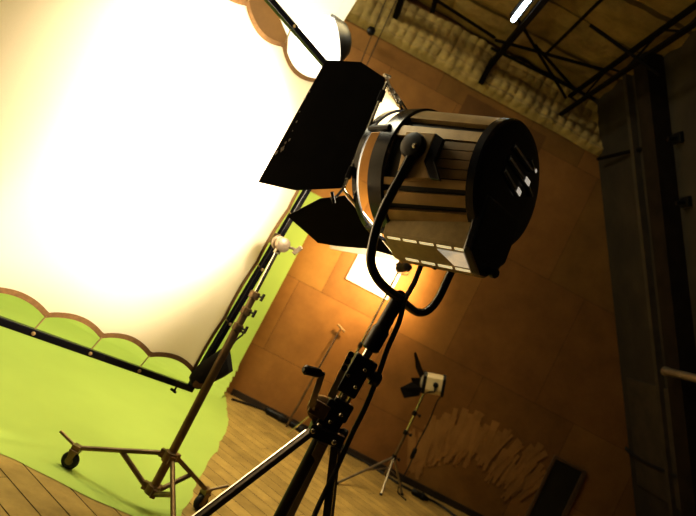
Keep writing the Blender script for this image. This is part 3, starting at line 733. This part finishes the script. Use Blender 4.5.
# pivot and yoke
bm = BM(); lathe(bm, LP(*pl_s(416, 148, .305)), Ls, [(0, .03), (.004, .052), (.03, .055), (.04, .05), (.046, .03)], 24); pk = obj('pivot_knob', bm, black, fl_, smooth=True)
bm = BM(); lathe(bm, LP(*pl_s(415, 146, .350)), Ls, [(0, .012), (.006, .012), (.012, .007)], 10); obj('bolt', bm, chrome, pk)
near = [LP(*pl_s(*p, .325)) for p in ((413, 152), (403, 172), (388, 200), (377, 226), (372, 248))]
yb = CP(1.0)+cu*.018
near += [LP(*pl_s(371, 263, .315)), LP(*pl_s(377, 278, .28)), LP(*pl_s(387, 289, .2))]
baseL = LP(*pl_s(400, 299, .02)); baseR = LP(*pl_s(417, 312, -.22))
far = [LP(*pl_s(427, 311, -.29)), LP(*pl_s(438, 299, -.32)), LP(*pl_s(451, 272, -.325)), LP(*pl_s(470, 234, -.325)), LP(-.02, -.325, -.02)]
path = smooth_path(near+[baseL, LP(*pl_s(408, 306, -.10)), baseR]+far, 5)
bm = BM(); tube(bm, path, .0195, 12); yk = obj('yoke', bm, gloss, fl_, smooth=True)
bm = BM(); lathe(bm, LP(-.02, -.35, -.01), -Ls, [(-.04, .02), (0, .05), (.02, .055), (.03, .04)], 20); obj('far_pivot_knob', bm, black, fl_, smooth=True)
bm = BM(); tube(bm, [baseL+cu*.02, CP(.97)], .028, 14); obj('spigot', bm, black, yk, smooth=True)
# power cable from the lamp belly down beside the mast
tail = LP(.02, -.02, -.39)
# barn-door hoop and mount
AH = -.335
bm = BM(); hoop = []
for j in range(61):
    ph = 2*PI*j/60; hoop.append(LP(-.318, .305*math.cos(ph), .305*math.sin(ph)))
tube(bm, hoop, 0, cap=False, flat=(La, .014, .006)); bf = obj('barn_door_ring', bm, gloss, fl_, smooth=True)
for ph in (20, 110, 200, 290):
    c, s_ = math.cos(math.radians(ph)), math.sin(math.radians(ph)); bm = BM(); tube(bm, [LP(-.318, .305*c, .305*s_), LP(-.20, .315*c, .315*s_)], .016, 8); obj('ring_clip', bm, black, bf)
C1 = V(pl_a(386, 84, AH)); C2 = V(pl_a(343, 189, AH)); C3 = V(pl_a(402, 262, AH))
c1 = LP(*C1); c2 = LP(*C2); c3 = LP(*C3); c4 = c1+(c3-c2)
print('barn corners', C1, C2, C3)
bm = BM()
for a, b in ((c1, c2), (c2, c3), (c3, c4), (c4, c1)): tube(bm, [a, b], .008, 8)
obj('hinge_frame', bm, chrome, fl_)
cen = (c1+c2+c3+c4)/4
def leaf(h0, h1, pix, flare, mat_=leafm, name='barn_door'):
    """flat leaf hinged on h0-h1, opening forwards; outline read where the sight lines meet its plane"""
    hd_ = (h1-h0).normalized(); out = ((h0+h1)/2-cen); out = (out-hd_*out.dot(hd_)); out -= La*out.dot(La); out.normalize()
    fd = (-La+out*flare).normalized(); n_ = hd_.cross(fd).normalized()
    pts = [onplane(px, py, h0, n_) for px, py in pix]
    bm = BM(); prism(bm, pts, n_*.004 if n_.dot(out) < 0 else n_*-.004); return obj(name, bm, mat_, fl_), n_, fd
Lf1, n1, f1 = leaf(c1, c2, [(326, 60), (361, 62), (385, 78), (384, 92), (346, 180), (341, 188), (295, 190), (258, 182)], .55)
scuffm = mat('bare_scuffed_metal', (.42, .36, .26), .5, .4, var=.4, vscale=40)
for px, py, ln in ((290, 140, 1), (283, 149, 2), (286, 143, 1), (297, 122, .8), (305, 99, 1), (277, 153, 1.4), (300, 112, .5), (293, 131, .5), (310, 92, .5)):
    p = onplane(px, py, c1, n1) + (CAM-LC).normalized()*.006
    e = (onplane(px+3, py-5, c1, n1)+(CAM-LC).normalized()*.006-p)*ln*.7; q = e.cross(n1).normalized()*.006*ln
    nn_ = n1 if n1.dot(CAM-LC) > 0 else -n1
    bm = BM(); prism(bm, [p-e*.5, p+q*.8, p+e*.5, p-q*.5], nn_*.0015); obj('scuff_mark', bm, scuffm, Lf1, label='bare metal scuff')
for t in (.12, .85):
    bm = BM(); tube(bm, [c1.lerp(c2, t-.05), c1.lerp(c2, t+.05)], .014, 8); obj('hinge', bm, black, Lf1)
Lf2, n2, f2 = leaf(c2, c3, [(345, 196), (320, 199), (287, 216), (318, 243), (336, 246), (370, 249), (394, 256), (352, 204)], .5)
bm = BM(); a = c2.lerp(c3, .06); tube(bm, [a, a+(c3-c2)*.8], .006, 8); obj('hinge', bm, chrome, Lf2)
# tee screw between the two leaves
bm = BM(); p = onplane(336, 197, c2, La); tube(bm, [c2, p], .006, 8); tube(bm, [onplane(332, 192, c2, La), onplane(334, 203, c2, La)], .008, 8); tube(bm, [p, onplane(331, 198, c2, La)], .006, 8); obj('wing_screw', bm, black, fl_)
# top and far leaves: behind, inner sides coloured pale for the lens light on them
def leaf3(h0, h1, depth, flare, inset, name='barn_door'):
    hd_ = (h1-h0).normalized(); out = ((h0+h1)/2-cen); out = (out-hd_*out.dot(hd_)); out.normalize(); fd = (-La+out*flare).normalized()
    L_ = (h1-h0).length; pts = [h0, h1, h1-hd_*inset*L_+fd*depth, h0+hd_*inset*L_+fd*depth]; bm = BM(); prism(bm, pts, out*.004); o = obj(name, bm, leafm, fl_)
    q = [p.lerp((pts[0]+pts[1]+pts[2]+pts[3])/4, .03)-out*.002 for p in pts]; bm = BM(); prism(bm, q, out*.0015); obj('inner_face', bm, ivory, o, label='inner face painted bright as if lamp-lit'); return o
leaf3(c4, c1, .24, .10, .16)
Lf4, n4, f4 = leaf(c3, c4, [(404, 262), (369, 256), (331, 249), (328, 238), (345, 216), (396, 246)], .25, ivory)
# hinge ironwork on the upper corner
bm = BM(); pp = [onplane(x, y, c1, La) for x, y in ((386, 82), (393, 90), (398, 97), (404, 106), (409, 114))]
tube(bm, pp, .006, 8); tube(bm, [onplane(386, 76, c1, La), onplane(389, 86, c1, La)], .008, 8); tube(bm, [onplane(384, 75, c1, La), onplane(390, 77, c1, La)], .008, 8)
for x, y in ((391, 92), (396, 97), (399, 104)): 
    p = onplane(x, y, c1, La); lathe(bm, p, La, [(-.01, .006), (-.008, .013), (.008, .013), (.01, .006)], 10)
obj('corner_linkage', bm, steel, fl_)
# lamp cable (separate thing, hangs from the lamp along the mast)
bm = BM(); tube(bm, smooth_path([tail, LP(*pl_s(424, 262, -.05)), LP(*pl_s(414, 283, -.03)), LP(*pl_s(405, 300, .0))-cf*.0, at(399, 322, 2.50), at(387, 350, 2.50), at(378, 376, 2.50), at(365, 408, 2.50), at(352, 434, 2.52), at(336, 470, 2.5), at(315, 514, 2.45), at(300, 560, 2.40), onfloor(285, 600, .015), onfloor(240, 640, .015)], 5), .011, 8)
tag(obj('power_cable', bm, cable), 'thick black power cable running from the big lamp down the crank stand', 'cable')

# ------------------------------------------------------------------ lantern and white board behind the frame's top corner
lc = at(321, 42, 4.6); lr = .215
lt = thing('lantern_lamp', 'round glowing white lantern with a black cap hung behind the frame corner', 'lamp', lc)
bm = BM(); bmesh.ops.create_uvsphere(bm, u_segments=40, v_segments=24, radius=lr); bmesh.ops.scale(bm, vec=(1.0, 1.0, .94), verts=bm.verts); bmesh.ops.translate(bm, vec=lc, verts=bm.verts); obj('lantern_shade', bm, lantern_m, lt, smooth=True)
bm = BM(); dcap = (CX*.96+CY*.18+f0*.15).normalized(); lathe(bm, lc+dcap*.185, dcap, [(-.07, .20), (-.03, .17), (.03, .12), (.055, .06), (.06, .01)], 28); obj('cap', bm, black, lt, smooth=True)
bm = BM(); tube(bm, [lc+V((0, 0, .2)), V((lc.x, lc.y, ZC+.02))], .0025, 6); obj('hanging_wire', bm, whitem, lt)
wy = 4.9
wp = [at(357, -1, wy), at(338, 30, wy), at(322, 70, wy)]
wl = thing('bounce_board', 'white bounce board hung high behind the glowing lantern', 'board', at(320, 30, wy))
bp_ = [at(x, y, wy) for x, y in ((376, -32), (357, -1), (338, 30), (330, 64), (322, 96), (286, 74), (288, 37), (262, -24), (300, -60))]
bm = BM(); prism(bm, bp_, V((0, .02, 0))); obj('panel', bm, mat('white_bounce_foam', (.9, .88, .82), .6, var=.02), wl)
for p in (bp_[0], bp_[8]):
    bm = BM(); tube(bm, [p-V((0, -.01, .02)), V((p.x, p.y+.01, ZC+.02))], .005, 6); obj('hanging_wire', bm, rope, wl)

# ------------------------------------------------------------------ lights
def lamp(kind, name, loc, target, power, col, **k):
    ld = bpy.data.lights.new(name, kind); ld.energy = power; ld.color = col
    for a, b in k.items(): setattr(ld, a, b)
    o = bpy.data.objects.new(name, ld); COL.objects.link(o); o.location = loc
    if target is not None: o.rotation_euler = (V(target)-V(loc)).to_track_quat('-Z', 'Y').to_euler()
    return o
WARM = (1, .80, .52)
tgt = FP(.62, 1.15)
lamp('SPOT', 'fresnel_beam', LP(-.34, 0, 0), FP(1.0, 1.05), 700, (1, .80, .54), spot_size=math.radians(96), spot_blend=.8, shadow_soft_size=.10)
lamp('SPOT', 'board_beam', L2+d2*.09, L2+d2*1.0, 150, (1, .66, .30), spot_size=math.radians(150), spot_blend=.8, shadow_soft_size=.04)
lamp('AREA', 'studio_area_light', (-3.2, 4.0, 4.6), (-2.4, 5.6, .6), 180, (1, .92, .66), shape='RECTANGLE', size=2.5, size_y=1.2)
lamp('AREA', 'floor_area_light', (.0, 4.6, 4.6), (.3, 4.9, 0), 27, (1, .80, .42), shape='RECTANGLE', size=1.2, size_y=.8, spread=math.radians(95))
lamp('AREA', 'front_area_light', (-1.2, .6, 3.6), (.6, 3.2, 1.6), 4, (1, .80, .48), shape='RECTANGLE', size=1.4, size_y=1.0)
lamp('POINT', 'lantern_glow', lc-V((.0, .3, .0)), None, 13, (1, .88, .62), shadow_soft_size=.15)
w = bpy.data.worlds.new('world'); S.world = w; w.use_nodes = True
w.node_tree.nodes['Background'].inputs['Color'].default_value = (1, .68, .36, 1); w.node_tree.nodes['Background'].inputs['Strength'].default_value = .005
S.view_settings.view_transform = 'Standard'; S.view_settings.look = 'Medium High Contrast'; S.view_settings.exposure = 0; S.view_settings.gamma = 1
